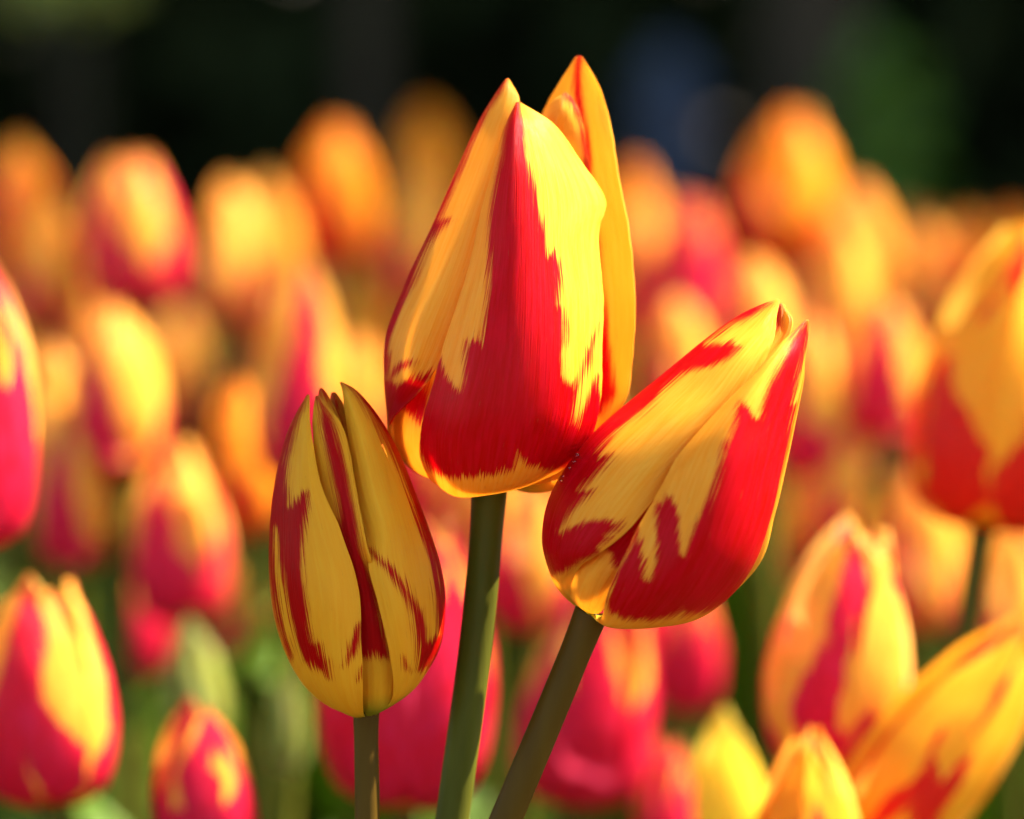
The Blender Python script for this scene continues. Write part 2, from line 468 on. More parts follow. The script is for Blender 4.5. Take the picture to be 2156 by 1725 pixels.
# ---- middle tulip
PATH = stem_path([(1031,1024,0),(1024,1120,0),(1014,1240,0),(1001,1360,0),(986,1480,0),(969,1602,0),(952,1725,0)]); mid = empty('tulip', (PATH[-1].x, PATH[-1].y, 0.0), 'tallest upright tulip with a broad red stripe up its yellow front petal', 'tulip', 'three sharp tulips in front of the bed')
petal_from_rows('petal_front', [
    [(1012,1022,-1),(1022,1026,-2),(1034,1028,-3),(1046,1026,-2),(1056,1022,-1)],
    [(922,1020,-5),(962,1043,-9),(1034,1037,-11),(1100,1024,-9),(1150,1005,-4)],
    [(890,975,-7),(950,988,-14),(1045,992,-17),(1140,982,-14),(1215,962,-6)],
    [(885,930,-8),(950,920,-17),(1060,915,-20),(1170,910,-16.5),(1250,905,-7)],
    [(893,880,-10),(965,850,-18.5),(1075,840,-21),(1185,835,-17),(1265,830,-7.5)],
    [(925,760,-12.5),(990,745,-19),(1085,740,-21),(1190,735,-17),(1268,730,-7.5)],
    [(952,670,-12.5),(1010,650,-18),(1090,640,-20),(1190,630,-16),(1270,620,-6.5)],
    [(985,570,-11),(1030,550,-16),(1095,540,-18),(1180,525,-14.5),(1260,495,-5.5)],
    [(1012,450,-9.5),(1045,440,-14),(1095,430,-15.5),(1180,425,-12),(1275,424,-3.0)],
    [(1040,350,-7.5),(1062,345,-11.5),(1095,340,-13),(1160,340,-10),(1226,345,-3)],
    [(1062,270,-6),(1075,265,-8.5),(1092,262,-9.5),(1125,262,-8),(1168,265,-4)],
    [(1086,218,-5),(1088,217,-5.2),(1091,216,-5.4),(1095,217,-5.2),(1100,219,-5)]], mid, 0,
    [[(1086,214),(1095,214),(1103,290),(1108,330),(1120,380),(1130,420),(1140,460),(1148,490),(1150,520),(1155,535),(1165,530),(1175,560),(1177,600),(1175,640),(1185,655),(1190,680),(1188,720),(1182,745),(1180,790),(1190,800),(1200,810),(1208,800),(1208,820),(1214,805),(1220,780),(1235,735),(1258,680),(1255,705),(1245,740),(1232,780),(1222,805),(1212,830),(1208,870),(1210,895),(1225,865),(1240,830),(1260,790),(1263,820),(1280,905),(1262,940),(1240,965),(1190,988),(1150,988),(1110,978),(1095,955),(1080,985),(1040,998),(985,1003),(940,1003),(905,990),(880,955),(875,920),(885,880),(910,800),(918,765),(925,740),(940,790),(955,810),(972,825),(978,800),(980,740),(985,720),(1000,715),(1015,722),(1020,690),(1025,630),(1030,590),(1030,500),(1035,430),(1045,370),(1055,320),(1062,275),(1075,235)]],
    M_PETAL, 1, 90, 170)
petal_from_rows('petal_left', [
    [(1010,1022,6),(1006,1024,5),(1003,1025,3),(1003,1026,2),(1005,1027,1)],
    [(925,1000,12),(890,990,9),(872,986,4),(870,984,1),(872,985,-1)],
    [(880,930,16),(845,940,10),(828,935,4),(826,928,2),(827,925,0)],
    [(870,850,18),(830,865,10),(817,870,2),(820,873,-2),(828,882,-5)],
    [(870,770,18),(828,785,9),(811,795,0),(845,805,-8),(905,800,-9)],
    [(880,680,17),(835,690,8),(818,705,-1),(880,700,-9.5),(960,690,-10)],
    [(910,570,14),(870,580,6),(862,598,-2),(930,585,-8.5),(1000,575,-9)],
    [(950,460,10),(925,470,4),(918,470,-2),(975,465,-7),(1035,455,-7.5)],
    [(985,360,7),(968,362,2.5),(966,362,-2),(1015,355,-5.5),(1065,345,-6)],
    [(1020,265,4),(1010,265,1),(1010,262,-2),(1050,255,-4),(1085,250,-4.5)],
    [(1046,205,1),(1042,205,0),(1044,203,-1.5),(1068,200,-2.5),(1093,207,-3)],
    [(1064,168,-1),(1066,167,-1),(1068,166,-1),(1070,167,-1),(1073,170,-1)]], mid, 0,
    [[(1070,162),(1062,185),(1030,235),(1008,282),(985,335),(958,398),(930,462),(953,462),(935,480),(908,515),(893,545),(872,600),(845,660),(828,710),(822,745),(828,738),(826,765),(818,800),(830,775),(845,765),(875,758),(868,768),(845,780),(828,800),(835,808),(870,795),(912,778),(925,780),(880,840),(825,890),(815,900),(780,850),(780,700),(900,400),(1050,162)]],
    M_PETAL, 2, 80, 150)
petal_from_rows('petal_inner_left', [
    [(1005,1022,2),(1008,1024,0),(1012,1024,-2)],
    [(868,985,3),(900,1003,-4),(960,1008,-6)],
    [(838,947,4),(870,958,-5),(940,962,-9)],
    [(830,885,4),(870,885,-6),(950,880,-10)],
    [(850,780,4),(900,780,-3),(980,780,-8)],
    [(900,600,3),(950,600,-2),(1020,600,-6)],
    [(990,400,2),(1020,400,-1),(1060,400,-4)],
    [(1060,280,0),(1065,280,0),(1072,282,-1)]], mid, 0,
    [[(858,868),(885,892),(900,880),(905,760),(1000,500),(1060,300),(900,300),(820,700),(840,850)]], M_PETAL, 3, 40, 80)
petal_from_rows('petal_back_right', [
    [(1055,1025,4),(1060,1025,5),(1066,1024,5),(1070,1024,4),(1074,1023,3)],
    [(1110,1015,12),(1128,1028,8),(1150,1032,3),(1172,1026,-1),(1187,1005,-3)],
    [(1120,950,16),(1180,955,14),(1225,950,9),(1245,935,4),(1262,910,0)],
    [(1130,850,17),(1200,850,15),(1265,850,9),(1300,850,5),(1318,840,1)],
    [(1140,740,17),(1210,740,15),(1275,735,9.5),(1310,735,5),(1332,740,1)],
    [(1140,620,16.5),(1210,620,14.5),(1273,610,10),(1308,615,6),(1336,620,1.5)],
    [(1135,500,15),(1200,500,13.5),(1260,490,10),(1295,490,6.5),(1326,500,2.5)],
    [(1128,400,13),(1190,395,12),(1248,390,9.5),(1280,385,7),(1306,395,4)],
    [(1125,310,11),(1180,310,10.5),(1240,305,9),(1268,300,7),(1292,300,5)],
    [(1142,240,9),(1185,235,9),(1233,232,8.5),(1255,225,7.5),(1276,228,6.5)],
    [(1172,183,8),(1198,175,8),(1226,172,7.5),(1245,168,7),(1262,183,6.5)],
    [(1210,123,6.5),(1214,120,6.5),(1219,119,6.5),(1224,120,6.5),(1230,126,6.5)]], mid, 0,
    [[(1214,112),(1228,118),(1222,150),(1225,200),(1235,250),(1240,300),(1243,350),(1250,400),(1258,450),(1266,520),(1270,600),(1280,700),(1290,760),(1300,830),(1270,880),(1240,880),(1240,600),(1225,400),(1222,300),(1214,230),(1206,200),(1206,160),(1212,125)]],
    M_PETAL, 4, 80, 150)
petal_from_rows('petal_inner_right', [
    [(1050,1022,3),(1055,1022,4),(1060,1022,4)],
    [(1060,900,6),(1140,900,10),(1200,900,6)],
    [(1060,700,7),(1150,700,10),(1225,700,6)],
    [(1060,500,6),(1150,500,8),(1235,480,5)],
    [(1085,380,4),(1160,370,6),(1241,375,4.5)],
    [(1105,300,3),(1175,300,3.5),(1234,305,4.5)],
    [(1142,240,3),(1185,245,2),(1222,245,4)],
    [(1165,212,3),(1188,212,2.5),(1208,212,4)],
    [(1187,197,3.5),(1191,196,3.3),(1195,197,3.8)]], mid, 0,
    [[(1183,200),(1195,192),(1210,208),(1224,245),(1238,310),(1244,370),(1238,380),(1228,320),(1216,262),(1203,225)]], M_PETAL, 5, 50, 90)
petal_from_rows('petal_back', [
    [(1020,1020,5),(1035,1020,6),(1050,1020,5)],
    [(900,900,12),(1020,910,18),(1140,910,15)],
    [(900,700,14),(1020,700,19),(1150,700,16)],
    [(960,500,10),(1040,500,15),(1140,500,12)],
    [(1030,380,6),(1080,380,9),(1130,380,7)],
    [(1078,305,3),(1085,302,3),(1092,305,3)]], mid, 0,
    [[(1085,300),(1100,400),(1100,600),(1120,800),(1150,950),(950,950),(980,700),(1040,500),(1070,350)]], M_PETAL, 6, 30, 60)
hero_stem(mid, PATH, 2.5, M_STEM)
add_leaves(mid, 3, random.Random(1))

# ---- right tulip
PATH = stem_path([(1246,1288,DR),(1213,1370,DR),(1176,1460,DR),(1139,1549,DR),(1102,1637,DR),(1065,1725,DR)]); rt = empty('tulip', (PATH[-1].x, PATH[-1].y, 0.0), 'red and yellow tulip leaning far over to one side on a slanting stem', 'tulip', 'three sharp tulips in front of the bed')
petal_from_rows('petal_upper', [
    [(1225,1285,3),(1228,1287,1),(1232,1289,-1),(1236,1290,-2),(1240,1292,-3)],
    [(1200,1255,6),(1183,1247,1),(1186,1237,-3),(1195,1232,-4),(1205,1235,-4.5)],
    [(1190,1200,9),(1160,1205,1),(1180,1200,-6),(1210,1190,-8),(1225,1190,-8.5)],
    [(1185,1120,12),(1144,1130,1),(1175,1150,-7),(1220,1160,-11),(1262,1165,-11.5)],
    [(1210,1020,13),(1165,1035,2),(1205,1065,-8),(1270,1090,-12.5),(1335,1105,-13)],
    [(1275,910,13),(1238,930,2),(1280,960,-8),(1345,1000,-12.5),(1410,1012,-12)],
    [(1360,830,12),(1322,854,2),(1365,880,-7),(1425,910,-11.5),(1490,930,-10.5)],
    [(1440,770,9),(1405,785,2),(1440,810,-5.5),(1500,835,-9.5),(1560,845,-8.5)],
    [(1515,715,6),(1490,714,2),(1515,735,-3.5),(1560,755,-7),(1606,770,-6.5)],
    [(1570,675,4),(1555,668,2),(1575,685,-1.5),(1605,700,-4),(1628,718,-4.5)],
    [(1610,648,2),(1605,643,1.5),(1612,652,0),(1625,662,-1.5),(1634,674,-2)],
    [(1634,634,1),(1636,632,1),(1638,632,0.7),(1640,633,0.5),(1641,636,0.5)]], rt, DR,
    [[(1625,640),(1585,668),(1540,690),(1490,722),(1485,728),(1510,725),(1545,724),(1560,735),(1540,755),(1500,775),(1470,780),(1440,790),(1400,825),(1380,850),(1340,880),(1300,910),(1265,950),(1262,963),(1292,957),(1275,985),(1250,1010),(1225,1035),(1258,1035),(1230,1050),(1210,1075),(1190,1105),(1180,1120),(1210,1108),(1240,1098),(1275,1095),(1310,1100),(1300,1115),(1275,1130),(1290,1130),(1260,1150),(1262,1165),(1225,1180),(1185,1205),(1165,1210),(1140,1150),(1130,1100),(1150,1030),(1210,930),(1320,830),(1480,700),(1600,635)]],
    M_PETAL, 11, 90, 160)
petal_from_rows('petal_lower', [
    [(1245,1295,-3),(1250,1297,-3),(1255,1298,-3),(1260,1299,-2.5),(1264,1299,-1.5),(1268,1298,0)],
    [(1264,1306,-6),(1290,1318,-7),(1330,1321,-8),(1380,1319,-7),(1430,1311,-3),(1430,1295,3)],
    [(1280,1250,-11),(1330,1265,-13),(1395,1270,-14),(1460,1270,-11),(1520,1268,-2),(1500,1250,6)],
    [(1305,1190,-13),(1370,1195,-16),(1445,1195,-17.5),(1520,1190,-13),(1583,1190,-2),(1560,1180,9)],
    [(1345,1110,-14),(1410,1110,-17),(1480,1100,-18.5),(1560,1090,-13.5),(1622,1080,-2),(1595,1080,10)],
    [(1403,1005,-14),(1450,1000,-16.5),(1520,990,-18),(1590,975,-13),(1644,980,-2),(1620,980,10)],
    [(1440,945,-13.5),(1485,930,-15.5),(1550,905,-16.5),(1610,890,-11.5),(1664,895,-2),(1640,895,8)],
    [(1510,868,-12),(1545,850,-13.5),(1590,830,-14),(1640,815,-9.5),(1683,815,-2),(1662,815,5)],
    [(1585,790,-10),(1605,780,-11),(1633,765,-10.5),(1665,755,-7.5),(1693,755,-2),(1680,757,2)],
    [(1645,722,-7),(1655,718,-7),(1668,712,-6.5),(1684,708,-4.5),(1699,708,-2),(1692,710,-.5)],
    [(1694,676,-3),(1696,675,-3),(1698,674,-3),(1699,674,-2.7),(1701,674,-2.3),(1700,676,-2)]], rt, DR,
    [[(1698,668),(1680,690),(1665,715),(1655,740),(1640,770),(1620,800),(1605,840),(1593,880),(1585,878),(1575,860),(1567,850),(1558,846),(1550,860),(1545,890),(1535,920),(1520,940),(1513,980),(1505,1010),(1490,1050),(1475,1090),(1462,1105),(1450,1140),(1440,1170),(1433,1160),(1430,1120),(1432,1095),(1428,1075),(1418,1055),(1405,1040),(1395,1060),(1383,1060),(1380,1100),(1382,1150),(1378,1190),(1370,1220),(1360,1215),(1358,1180),(1352,1140),(1345,1112),(1320,1165),(1295,1210),(1278,1265),(1287,1290),(1320,1302),(1370,1305),(1420,1295),(1440,1285),(1430,1298),(1470,1290),(1530,1275),(1600,1190),(1640,1070),(1660,960),(1666,890),(1676,850),(1668,848),(1674,815),(1686,770),(1706,700)]],
    M_PETAL, 12, 90, 150)
petal_from_rows('petal_inner', [
    [(1236,1290,-2),(1242,1292,-2.5),(1248,1293,-2)],
    [(1192,1247,-1),(1225,1268,-6),(1270,1282,-5)],
    [(1195,1200,-4),(1250,1205,-9),(1310,1215,-8)],
    [(1250,1130,-6),(1310,1130,-9.5),(1370,1140,-9)],
    [(1330,1040,-7),(1380,1030,-9.5),(1430,1030,-9)],
    [(1420,900,-5),(1470,900,-7.5),(1520,910,-7)],
    [(1530,780,-2),(1570,790,-4),(1610,800,-4)],
    [(1610,690,1),(1640,700,0),(1668,690,-1)],
    [(1640,642,2),(1646,640,2),(1652,643,2)]], rt, DR,
    [[(1255,1170),(1270,1150),(1285,1165),(1292,1190),(1310,1200),(1330,1170),(1345,1120),(1420,1030),(1440,980),(1400,940),(1330,1060)],
     [(1630,640),(1645,640),(1645,690),(1636,700)]], M_PETAL, 13, 60, 100)
petal_from_rows('petal_far_side', [
    [(1250,1293,2),(1256,1295,3),(1262,1296,5)],
    [(1390,1290,4),(1442,1307,5),(1420,1285,9)],
    [(1500,1240,4),(1587,1200,4),(1540,1180,11)],
    [(1560,1100,4),(1629,1080,4),(1590,1070,13)],
    [(1590,980,4),(1653,980,4),(1600,970,13)],
    [(1610,880,3),(1673,885,3),(1620,870,10)],
    [(1640,790,2),(1690,795,2),(1650,780,6)],
    [(1665,720,1),(1690,735,1),(1675,722,3)],
    [(1680,695,0),(1684,693,0),(1682,692,1)]], rt, DR, [], M_PETAL, 14, 40, 80, wav=0.1)
petal_from_rows('petal_back', [
    [(1225,1285,4),(1235,1285,6),(1248,1288,5)],
    [(1200,1200,9),(1280,1200,14),(1380,1220,12)],
    [(1260,1020,12),(1370,1040,17),(1480,1060,13)],
    [(1400,860,10),(1480,890,15),(1560,900,10)],
    [(1540,730,5),(1590,760,7),(1630,790,5)],
    [(1622,665,2),(1630,662,2),(1640,668,2)]], rt, DR,
    [[(1630,660),(1600,780),(1500,900),(1380,1100),(1300,1200),(1250,1150),(1400,980),(1520,830)]], M_PETAL, 15, 30, 60)
hero_stem(rt, PATH, 2.35, M_STEM_BROWN)
add_leaves(rt, 3, random.Random(2))
# dew beads caught where the leaning flower touches its neighbour
for (x, y, d, s) in ((1215, 958, -13, .32), (1209, 972, -13.5, .26), (1199, 985, -14, .2), (1181, 1012, -14, .24), (1186, 1003, -14, .16)):
    c = at(x, y, d) - rt.location
    V, F = [], []
    for i in range(7):
        for j in range(10):
            a, b = math.pi * i / 6, 2 * math.pi * j / 10
            V.append(c + Vector((math.sin(a) * math.cos(b), math.sin(a) * math.sin(b), math.cos(a) * .85)) * s * 1e-3)
    for i in range(6):
        for j in range(10): F.append((i * 10 + j, (i + 1) * 10 + j, (i + 1) * 10 + (j + 1) % 10, i * 10 + (j + 1) % 10))
    if 'dew' not in bpy.data.materials:
        m, nt = new_mat('dew'); gl = N(nt, 'ShaderNodeBsdfPrincipled', i={'Roughness': 0.02, 'IOR': 1.33, 'Transmission Weight': 1.0})
        o_ = N(nt, 'ShaderNodeOutputMaterial'); nt.links.new(gl.outputs[0], o_.inputs[0])
    link('dew_drop', mesh_from('dew_drop', V, F), bpy.data.materials['dew'], rt)

# ---- left tulip
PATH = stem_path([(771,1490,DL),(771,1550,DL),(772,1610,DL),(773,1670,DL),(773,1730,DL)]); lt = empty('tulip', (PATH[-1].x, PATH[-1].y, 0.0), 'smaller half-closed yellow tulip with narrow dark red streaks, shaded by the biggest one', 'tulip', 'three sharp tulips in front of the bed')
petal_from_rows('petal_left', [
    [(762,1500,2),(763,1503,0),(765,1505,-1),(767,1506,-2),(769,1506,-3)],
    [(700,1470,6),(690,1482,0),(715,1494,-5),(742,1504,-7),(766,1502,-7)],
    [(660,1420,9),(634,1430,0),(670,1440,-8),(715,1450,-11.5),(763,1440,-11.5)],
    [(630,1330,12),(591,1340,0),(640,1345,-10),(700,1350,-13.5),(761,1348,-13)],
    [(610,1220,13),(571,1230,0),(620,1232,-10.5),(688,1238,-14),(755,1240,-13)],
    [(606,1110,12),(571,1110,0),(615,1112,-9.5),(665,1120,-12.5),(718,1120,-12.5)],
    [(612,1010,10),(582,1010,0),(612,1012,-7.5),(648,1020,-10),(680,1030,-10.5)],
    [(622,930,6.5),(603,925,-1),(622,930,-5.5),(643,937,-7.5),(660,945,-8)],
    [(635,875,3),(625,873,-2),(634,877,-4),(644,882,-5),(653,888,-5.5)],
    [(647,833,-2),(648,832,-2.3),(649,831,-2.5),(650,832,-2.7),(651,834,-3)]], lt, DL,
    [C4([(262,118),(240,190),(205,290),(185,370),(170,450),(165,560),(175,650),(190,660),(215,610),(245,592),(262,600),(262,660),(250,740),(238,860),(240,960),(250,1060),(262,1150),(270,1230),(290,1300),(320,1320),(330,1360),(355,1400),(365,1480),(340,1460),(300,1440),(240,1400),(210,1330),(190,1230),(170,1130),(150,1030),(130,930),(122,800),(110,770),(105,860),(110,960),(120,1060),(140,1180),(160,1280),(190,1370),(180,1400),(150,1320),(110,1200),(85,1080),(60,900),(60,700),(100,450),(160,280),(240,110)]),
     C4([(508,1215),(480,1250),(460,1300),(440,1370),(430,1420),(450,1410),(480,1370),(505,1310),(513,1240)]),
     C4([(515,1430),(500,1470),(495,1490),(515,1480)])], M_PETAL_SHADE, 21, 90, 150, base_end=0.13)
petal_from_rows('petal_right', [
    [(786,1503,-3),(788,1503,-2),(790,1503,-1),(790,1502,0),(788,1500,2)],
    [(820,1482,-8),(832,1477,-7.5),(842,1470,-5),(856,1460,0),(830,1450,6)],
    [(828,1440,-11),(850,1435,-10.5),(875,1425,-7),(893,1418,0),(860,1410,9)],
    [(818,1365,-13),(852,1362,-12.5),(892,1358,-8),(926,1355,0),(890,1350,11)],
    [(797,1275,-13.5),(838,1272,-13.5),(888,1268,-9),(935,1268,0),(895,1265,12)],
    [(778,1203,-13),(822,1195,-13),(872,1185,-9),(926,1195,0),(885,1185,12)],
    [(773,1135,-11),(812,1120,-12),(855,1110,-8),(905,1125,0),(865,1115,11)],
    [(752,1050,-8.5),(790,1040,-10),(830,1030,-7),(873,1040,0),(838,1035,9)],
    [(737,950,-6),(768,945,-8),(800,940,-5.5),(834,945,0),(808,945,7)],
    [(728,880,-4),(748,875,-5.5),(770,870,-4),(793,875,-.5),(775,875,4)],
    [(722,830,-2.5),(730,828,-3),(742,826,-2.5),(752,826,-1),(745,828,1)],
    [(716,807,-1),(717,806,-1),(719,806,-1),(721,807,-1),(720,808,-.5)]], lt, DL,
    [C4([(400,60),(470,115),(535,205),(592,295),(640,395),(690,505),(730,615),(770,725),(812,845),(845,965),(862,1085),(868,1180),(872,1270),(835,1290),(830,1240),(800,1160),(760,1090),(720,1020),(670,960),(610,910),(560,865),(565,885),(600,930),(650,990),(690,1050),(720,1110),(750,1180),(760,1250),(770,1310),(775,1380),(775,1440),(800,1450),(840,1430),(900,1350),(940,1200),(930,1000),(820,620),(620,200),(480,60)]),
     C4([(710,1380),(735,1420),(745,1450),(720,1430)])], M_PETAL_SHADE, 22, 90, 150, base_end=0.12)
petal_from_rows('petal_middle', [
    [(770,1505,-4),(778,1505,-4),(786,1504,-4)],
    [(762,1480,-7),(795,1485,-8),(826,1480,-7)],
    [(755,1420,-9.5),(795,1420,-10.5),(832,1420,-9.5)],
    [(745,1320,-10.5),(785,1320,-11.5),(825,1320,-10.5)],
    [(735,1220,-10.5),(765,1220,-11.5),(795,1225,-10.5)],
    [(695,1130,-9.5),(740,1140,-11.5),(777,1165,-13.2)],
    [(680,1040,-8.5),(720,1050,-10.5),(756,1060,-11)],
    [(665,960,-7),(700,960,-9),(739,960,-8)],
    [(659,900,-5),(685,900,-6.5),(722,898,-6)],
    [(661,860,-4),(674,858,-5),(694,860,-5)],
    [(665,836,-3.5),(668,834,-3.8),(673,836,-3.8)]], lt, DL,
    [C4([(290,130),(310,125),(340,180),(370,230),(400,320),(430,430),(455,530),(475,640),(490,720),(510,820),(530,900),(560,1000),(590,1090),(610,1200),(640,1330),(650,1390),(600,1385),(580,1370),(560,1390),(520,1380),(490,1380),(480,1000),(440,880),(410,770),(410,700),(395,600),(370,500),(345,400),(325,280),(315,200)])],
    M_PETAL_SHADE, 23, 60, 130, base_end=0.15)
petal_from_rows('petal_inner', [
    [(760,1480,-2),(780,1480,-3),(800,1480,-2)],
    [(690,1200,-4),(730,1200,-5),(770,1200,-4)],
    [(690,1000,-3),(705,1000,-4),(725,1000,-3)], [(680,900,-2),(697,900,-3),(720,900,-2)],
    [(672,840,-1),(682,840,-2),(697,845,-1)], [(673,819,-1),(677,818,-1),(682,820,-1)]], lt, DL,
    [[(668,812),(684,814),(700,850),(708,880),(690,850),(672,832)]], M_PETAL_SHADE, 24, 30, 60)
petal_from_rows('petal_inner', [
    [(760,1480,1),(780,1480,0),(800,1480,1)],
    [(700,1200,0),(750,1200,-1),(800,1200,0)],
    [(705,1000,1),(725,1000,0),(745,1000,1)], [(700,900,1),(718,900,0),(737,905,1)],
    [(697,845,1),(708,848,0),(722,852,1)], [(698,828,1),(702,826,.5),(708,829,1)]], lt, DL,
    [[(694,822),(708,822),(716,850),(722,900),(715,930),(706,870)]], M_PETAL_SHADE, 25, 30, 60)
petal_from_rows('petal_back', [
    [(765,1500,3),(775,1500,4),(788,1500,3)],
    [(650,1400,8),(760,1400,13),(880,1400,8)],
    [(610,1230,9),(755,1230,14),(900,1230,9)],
    [(630,1040,7),(745,1040,11),(850,1040,7)],
    [(665,920,4),(715,920,6),(760,920,4)],
    [(695,850,2),(705,845,2),(715,850,2)]], lt, DL,
    [[(700,840),(720,900),(780,1200),(800,1400),(720,1400),(730,1200),(690,920)]], M_PETAL_SHADE, 26, 30, 60)
hero_stem(lt, PATH, 1.85, M_STEM_BROWN)
add_leaves(lt, 3, random.Random(3))


# ------------------------------------------------------------------ tulips of the bed
def bed_petals(kind, seed):
    """six petal meshes of a unit-high flower (height 1, axis +Z, base at origin)"""
    r = random.Random(seed); out = []
    open_ = {'closed': 0.0, 'cup': 0.10, 'open': 0.26, 'bud': -0.06}[kind[0]]
    redness = kind[1]
    for k in range(6):
        inner = k % 2 == 1
        th0 = k * math.pi / 3 + r.uniform(-.12, .12)
        hh = (0.97 if inner else 1.0) * r.uniform(0.82, 1.0); R = (0.255 if inner else 0.29) * r.uniform(0.94, 1.05)
        if kind[0] == 'bud': R *= 0.72
        nv, nu = 26, 13
        v = np.linspace(0, 1, nv); u = np.linspace(-1, 1, nu); uu, vv = np.meshgrid(u, v)
        prof = np.interp(v, [0, .04, .12, .25, .42, .6, .78, .9, 1], [.10, .45, .78, .96, 1.0, .88, .62, .38, .17])
        prof = np.convolve(np.pad(prof, 2, 'edge'), [.1, .2, .4, .2, .1], 'valid')
        flare = (open_ * r.uniform(0.5, 1.5) + r.uniform(-.10, .06)) * v ** 2.2
        rad = (R * prof + flare * 0.55)[:, None]
        wdt = np.interp(v, [0, .05, .2, .45, .7, .88, 1], [.25, .5, .84, .94, .70, .34, .02])[:, None] * 1.05
        # half-width in metres-like units, wrapped on a circle a little larger than the body
        Rc = 0.30
        ang = uu * wdt * (0.30 / Rc) * 1.05
        x = Rc * np.sin(ang) * (1 + 0 * vv)
        y = rad + Rc * (np.cos(ang) - 1) * np.where(vv < .9, 1, 1)
        sw = 0.03 * vv ** 2 * sin_noise(seed * 7 + k, uu * 3, vv * 5)
        y = y + sw + 0.006 * sin_noise(seed * 5 + k, uu * 9, vv * 14)
        zb = np.interp(v, [0, .04, .12, 1], [0.02, 0.0, 0.055, 1.0])
        z = (zb[:, None] * hh) + 0.02 * np.abs(uu) ** 2 * (1 - vv)
        ct, sn = math.cos(th0), math.sin(th0)
        X = np.stack([x * ct - y * sn, x * sn + y * ct, z], -1)
        # flames: broad red base and midrib, feathered sides (in mm of a 60 mm flower)
        half = np.interp(v, [0, .03, .10, .25, .45, .7, 1], [-.3, .2, 1.1, .85, .42, .30, .22])[:, None]
        half = half * (0.35 + 1.3 * redness) + 0.22 * sin_noise(seed * 3 + k, uu * 2, vv * 9) + 0.16 * sin_noise(seed * 11 + k, uu * 5, vv * 16)
        if redness > 0.75: half = half + (redness - .75) * 3.0 * (vv > 0.06)
        fl = (half - np.abs(uu)) * 14.0 * (0.35 + wdt)
        if redness <= 0.02: fl = fl * 0 - 6
        bm = np.clip((0.09 - vv) / 0.09 * 1.4, 0, 1)
        th = np.zeros((nv, nu))
        me = sheet('bed_petal', X, fl, np.stack([uu, vv, bm], -1), th)
        me.materials.append({'orange': M_ORANGE, 'bud': M_BUD, 'lemon': M_LEMON, 'gold': M_GOLDEN}.get(kind[2], M_BG))
        out.append(me)
    return out


KINDS = {'striped': ('cup', 0.50, 'n'), 'striped_b': ('cup', 0.64, 'n'), 'red': ('cup', 0.86, 'n'), 'yellow': ('closed', 0.36, 'n'),
         'orange': ('closed', 0.42, 'orange'), 'lemon': ('closed', 0.0, 'lemon'), 'gold': ('cup', 0.16, 'gold'), 'gold_striped': ('cup', 0.50, 'gold'), 'yellow_plain': ('closed', 0.16, 'n'), 'open': ('open', 0.5, 'n'), 'orange_open': ('open', 0.12, 'orange'),
         'bud': ('bud', 0.25, 'bud'), 'red_closed': ('closed', 0.75, 'n')}
PROTO = {k: [bed_petals(v, 200 + 10 * i + j) for j in range(3)] for i, (k, v) in enumerate(KINDS.items())}
STEM_TOP = {}
PLACED = []


def bed_tulip(kind, base, top, rot, label, group, seed, wide=1.0, leaves=2, bend=0.25):
    """a tulip whose flower runs from base to top (world points)"""
    r = random.Random(seed)
    ax = (top - base); h = ax.length; ax = ax.normalized()
    foot = Vector((base.x - ax.x * base.z * bend + r.uniform(-.008, .008), base.y - ax.y * base.z * bend + r.uniform(-.008, .008), 0))
    e = empty('tulip', foot, label, 'tulip', group)
    q = Vector((0, 0, 1)).rotation_difference(ax)
    Mx = Matrix.Translation(base - foot) @ q.to_matrix().to_4x4() @ Matrix.Rotation(rot, 4, 'Z') @ Matrix.Diagonal((h * wide * 0.94, h * wide * 0.94, h, 1))
    for me in PROTO[kind][seed % 3]:
        o = link('petal', me, None, e); o.matrix_local = Mx
    b = base - foot; L = b.z
    pts = [Vector((0, 0, -0.01)), Vector((b.x * (.35 if bend > .5 else .12), b.y * .12, L * .35)), b - ax * L * .28, b - ax * L * 0.06, b + ax * h * 0.035]
    link('stem', tube('bed_stem', pts, [.0034, .003, .0027, .0026, .0027], 8, 4), M_STEM, e)
    add_leaves(e, leaves, r, 1.12)
    PLACED.append((foot.x, foot.y)); PLACED.append((base.x, base.y))
    return e


S_GROUP = 'striped tulips filling the bed'
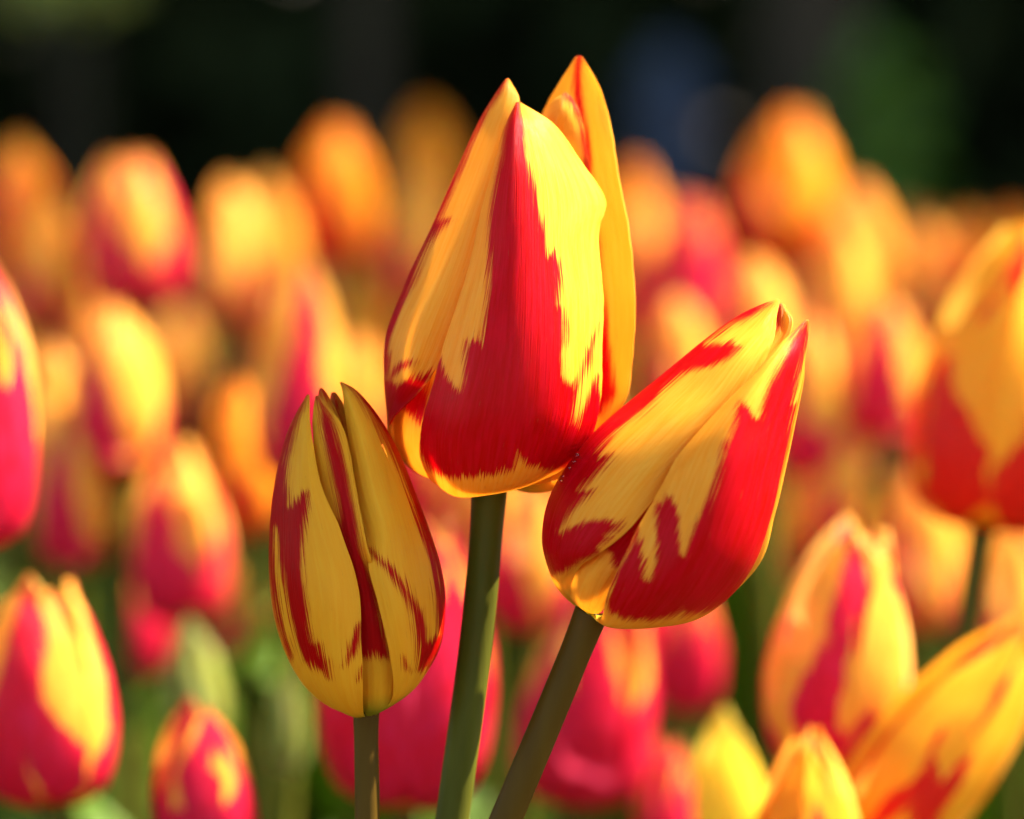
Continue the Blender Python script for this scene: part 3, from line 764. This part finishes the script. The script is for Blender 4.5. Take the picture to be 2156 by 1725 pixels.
# (kind, base x, base y, top x, top y, distance ratio, turn, width, label)
SPEC = [
 ('striped', 110,1700, 75,1180, 1.20, 2.85, 1.02, 'red and cream tulip with two raised pointed tips, beside the shorter pink-red one'),
 ('red', 440,1830, 415,1462, 1.20, 2.6, 1.05, 'low pink-red tulip with a cream edge and an orange spot'),
 ('red', -70,1160, -50,470, 1.18, 3.9, 0.76, 'tall pink-red tulip with a cream edge, cut by the picture edge'),
 ('red', 850,1700, 880,985, 1.23, 0.15, 0.98, 'large red tulip behind the stem of the smaller half-closed tulip'),
 ('red', 1205,1700, 1290,1170, 1.34, 0.6, 0.98, 'large crimson tulip with one cream patch, behind the leaning tulip\'s stem'),
 ('striped', 1745,1625, 1795,1035, 1.20, 3.3, 0.95, 'tall pale yellow tulip with a narrow red stripe up its middle'),
 ('gold', 1815,1790, 2200,1290, 1.18, 3.3, 0.78, 'golden yellow tulip leaning sideways over the bed'),
 ('orange', 1690,1980, 1705,1485, 1.15, 3.1, 0.90, 'small orange tulip with a pointed tip below the tall pale yellow one'),
 ('lemon', 1540,1830, 1532,1468, 1.30, 0.7, 0.80, 'short plain lemon yellow tulip beside the small orange one'),
 ('red', 1405,1880, 1400,1510, 1.36, 0.2, 0.70, 'short pink-edged tulip next to the lemon yellow one'),
 ('gold_striped', 2068,1115, 2175,405, 1.27, 1.95, 0.98, 'big orange-yellow tulip with a deep red side, high on a bare stem'),
 ('striped', 1110,1330, 1125,960, 1.50, 0.3, 0.92, 'red and cream tulip showing between the stems of the sharp tulips'),
 ('red', 1445,1500, 1450,1190, 1.50, 0.1, 0.90, 'small dark red tulip below the leaning sharp tulip'),
 ('yellow', 2125,1440, 2120,1080, 1.50, 0.4, 0.90, None),
 ('yellow', 1935,1330, 1950,960, 1.58, 0.4, 0.90, None),
 ('yellow', 1760,1170, 1765,860, 1.60, 0.9, 0.90, None),
 ('striped_b', 385,1310, 375,920, 1.48, 2.6, 0.98, 'red-sided tulip with a cream front in the thick of the bed'),
 ('yellow', 250,1000, 245,620, 1.50, 0.7, 0.98, 'peach and yellow tulip with a rose-coloured edge'),
 ('striped', 620,1010, 630,510, 1.46, 3.4, 0.70, 'slim tulip with a bright pink flash above the half-closed sharp tulip'),
 ('yellow_plain', 755,960, 755,690, 1.68, 0.2, 0.90, None),
 ('striped_b', 290,650, 255,320, 1.70, 2.5, 1.10, 'peach-red tulip tilted back against the dark hedge'),
 ('orange', 70,600, 55,280, 1.92, 0.3, 0.95, None),
 ('yellow', 110,690, 100,400, 1.72, 0.3, 0.9, None),
 ('yellow', 480,690, 490,365, 1.92, 0.1, 0.9, None),
 ('yellow_plain', 565,720, 570,360, 2.0, 0.5, 0.8, None),
 ('orange', 715,560, 700,230, 2.02, 0.6, 0.95, 'deep orange tulip rising above its neighbours before the hedge'),
 ('orange', 905,480, 905,205, 2.45, 0.6, 0.95, None),
 ('yellow', 880,640, 880,330, 1.9, 0.2, 0.9, None),
 ('orange', 1335,600, 1335,315, 2.15, 0.2, 0.8, None),
 ('yellow', 1355,720, 1360,420, 1.9, 0.9, 0.8, None),
 ('red', 1455,720, 1450,375, 1.88, 0.5, 0.80, 'rose-red tulip standing alone in colour among orange ones'),
 ('orange', 1655,570, 1670,200, 2.05, 0.1, 1.05, 'tallest orange tulip of the far rows, in front of the tree trunk'),
 ('yellow', 1825,690, 1820,370, 2.0, 0.8, 0.8, None),
 ('yellow', 1775,790, 1775,430, 1.8, 0.1, 0.8, None),
 ('yellow_plain', 1600,830, 1590,515, 1.62, 0.4, 0.95, None),
 ('yellow', 1430,900, 1432,610, 1.70, 0.5, 0.92, None),
 ('striped', 1860,930, 1875,600, 1.60, 0.9, 1.0, None),
 ('red_closed', 1715,1010, 1700,650, 1.60, 0.3, 0.9, None),
 ('yellow', 1955,770, 1960,455, 2.0, 0.3, 0.8, None),
 ('orange', 2040,760, 2045,435, 2.0, 0.6, 0.85, None),
 ('orange', 2130,740, 2135,405, 1.95, 0.6, 0.85, None),
 ('yellow', 115,1060, 110,705, 1.55, 0.2, 0.85, None),
 ('striped', 160,1200, 155,830, 1.50, 0.8, 0.85, None),
 ('yellow', 510,1390, 505,1170, 1.60, 0.2, 0.85, None),
 ('orange', 520,1130, 510,780, 1.60, 0.9, 0.85, None),
 ('bud', 420,1560, 400,1285, 1.40, 0.2, 0.95, 'pale green unopened tulip bud low in the bed'),
 ('bud', 600,1620, 615,1400, 1.42, 0.9, 0.80, 'cream-green tulip bud beside the large red tulip'),
 ('yellow', 1010,1270, 985,930, 1.62, 0.9, 0.85, None),
 ('striped', 15,860, 20,600, 1.7, 0.9, 0.9, None),
 ('red', 300,1420, 290,1150, 1.62, 0.9, 0.85, None),
]
HUE = {'striped': 'red-flamed yellow tulip', 'striped_b': 'red-flamed yellow tulip', 'open': 'wide open red-flamed tulip', 'red': 'mostly red tulip',
       'red_closed': 'tightly closed red tulip with yellow edges', 'yellow': 'yellow tulip with a slim red stripe', 'yellow_plain': 'almost plain yellow tulip', 'lemon': 'lemon yellow tulip', 'gold': 'golden yellow tulip', 'gold_striped': 'golden yellow tulip',
       'orange': 'orange tulip', 'orange_open': 'orange tulip'}
def row_label(kind, y):
    return HUE[kind] + (' in the near rows right behind the sharp tulips' if y < 0.42 else ' in the crowded middle rows of the bed' if y < 0.72
                        else ' in the far rows below the dark hedge')


for i, (kind, bx, by, tx, ty, ratio, turn, wide, lab) in enumerate(SPEC):
    d = (ratio - 1) * D0 * 1000
    r = random.Random(500 + i)
    base = at(bx, by, d); top = at(tx, ty, d + r.uniform(-4, 8))
    bed_tulip(kind, base, top, turn, lab or row_label(kind, base.y), S_GROUP, 500 + i, wide, 2, 0.9 if kind == 'gold_striped' else 0.25)

# the rest of the bed: rows at a planted height, behind and beside
fill = random.Random(77); cnt = 0
kinds = ['striped', 'striped_b', 'red', 'yellow', 'striped_b', 'orange', 'red_closed', 'red_closed', 'open']
y = 0.34
while y < 1.30:
    half = 0.24 + (y + D0) * 0.165
    x = -half
    while x < half:
        X = x + fill.uniform(-.02, .02); Y = y + fill.uniform(-.025, .025)
        x += 0.064
        if any((X - a) ** 2 + (Y - b) ** 2 < 0.034 ** 2 for a, b in PLACED): continue
        depth = (Vector((X, Y, 0.38)) - CAM).dot(FWD)
        h = fill.uniform(0.048, 0.060)
        zt = 0.372 + fill.gauss(0, 0.012) + 0.012 * min(1, y)
        k_ = MM / D0; cap = 430 + 260 * fill.random()          # far blooms stay below the hedge line
        py = 862.5 - ((Vector((X, Y, zt)) - CAM).dot(UP) / depth) / k_
        if py < cap: zt -= (cap - py) * k_ * depth
        ln = Vector((fill.gauss(0, .10), fill.gauss(0, .10), 1)).normalized()
        b = Vector((X, Y, zt - h))
        k = fill.choice(kinds)
        bed_tulip(k, b, b + ln * h, fill.uniform(0, 2), row_label(k, Y), S_GROUP, 900 + cnt, fill.uniform(.85, 1.0), 2)
        cnt += 1
    y += 0.085
print('fill tulips', cnt)
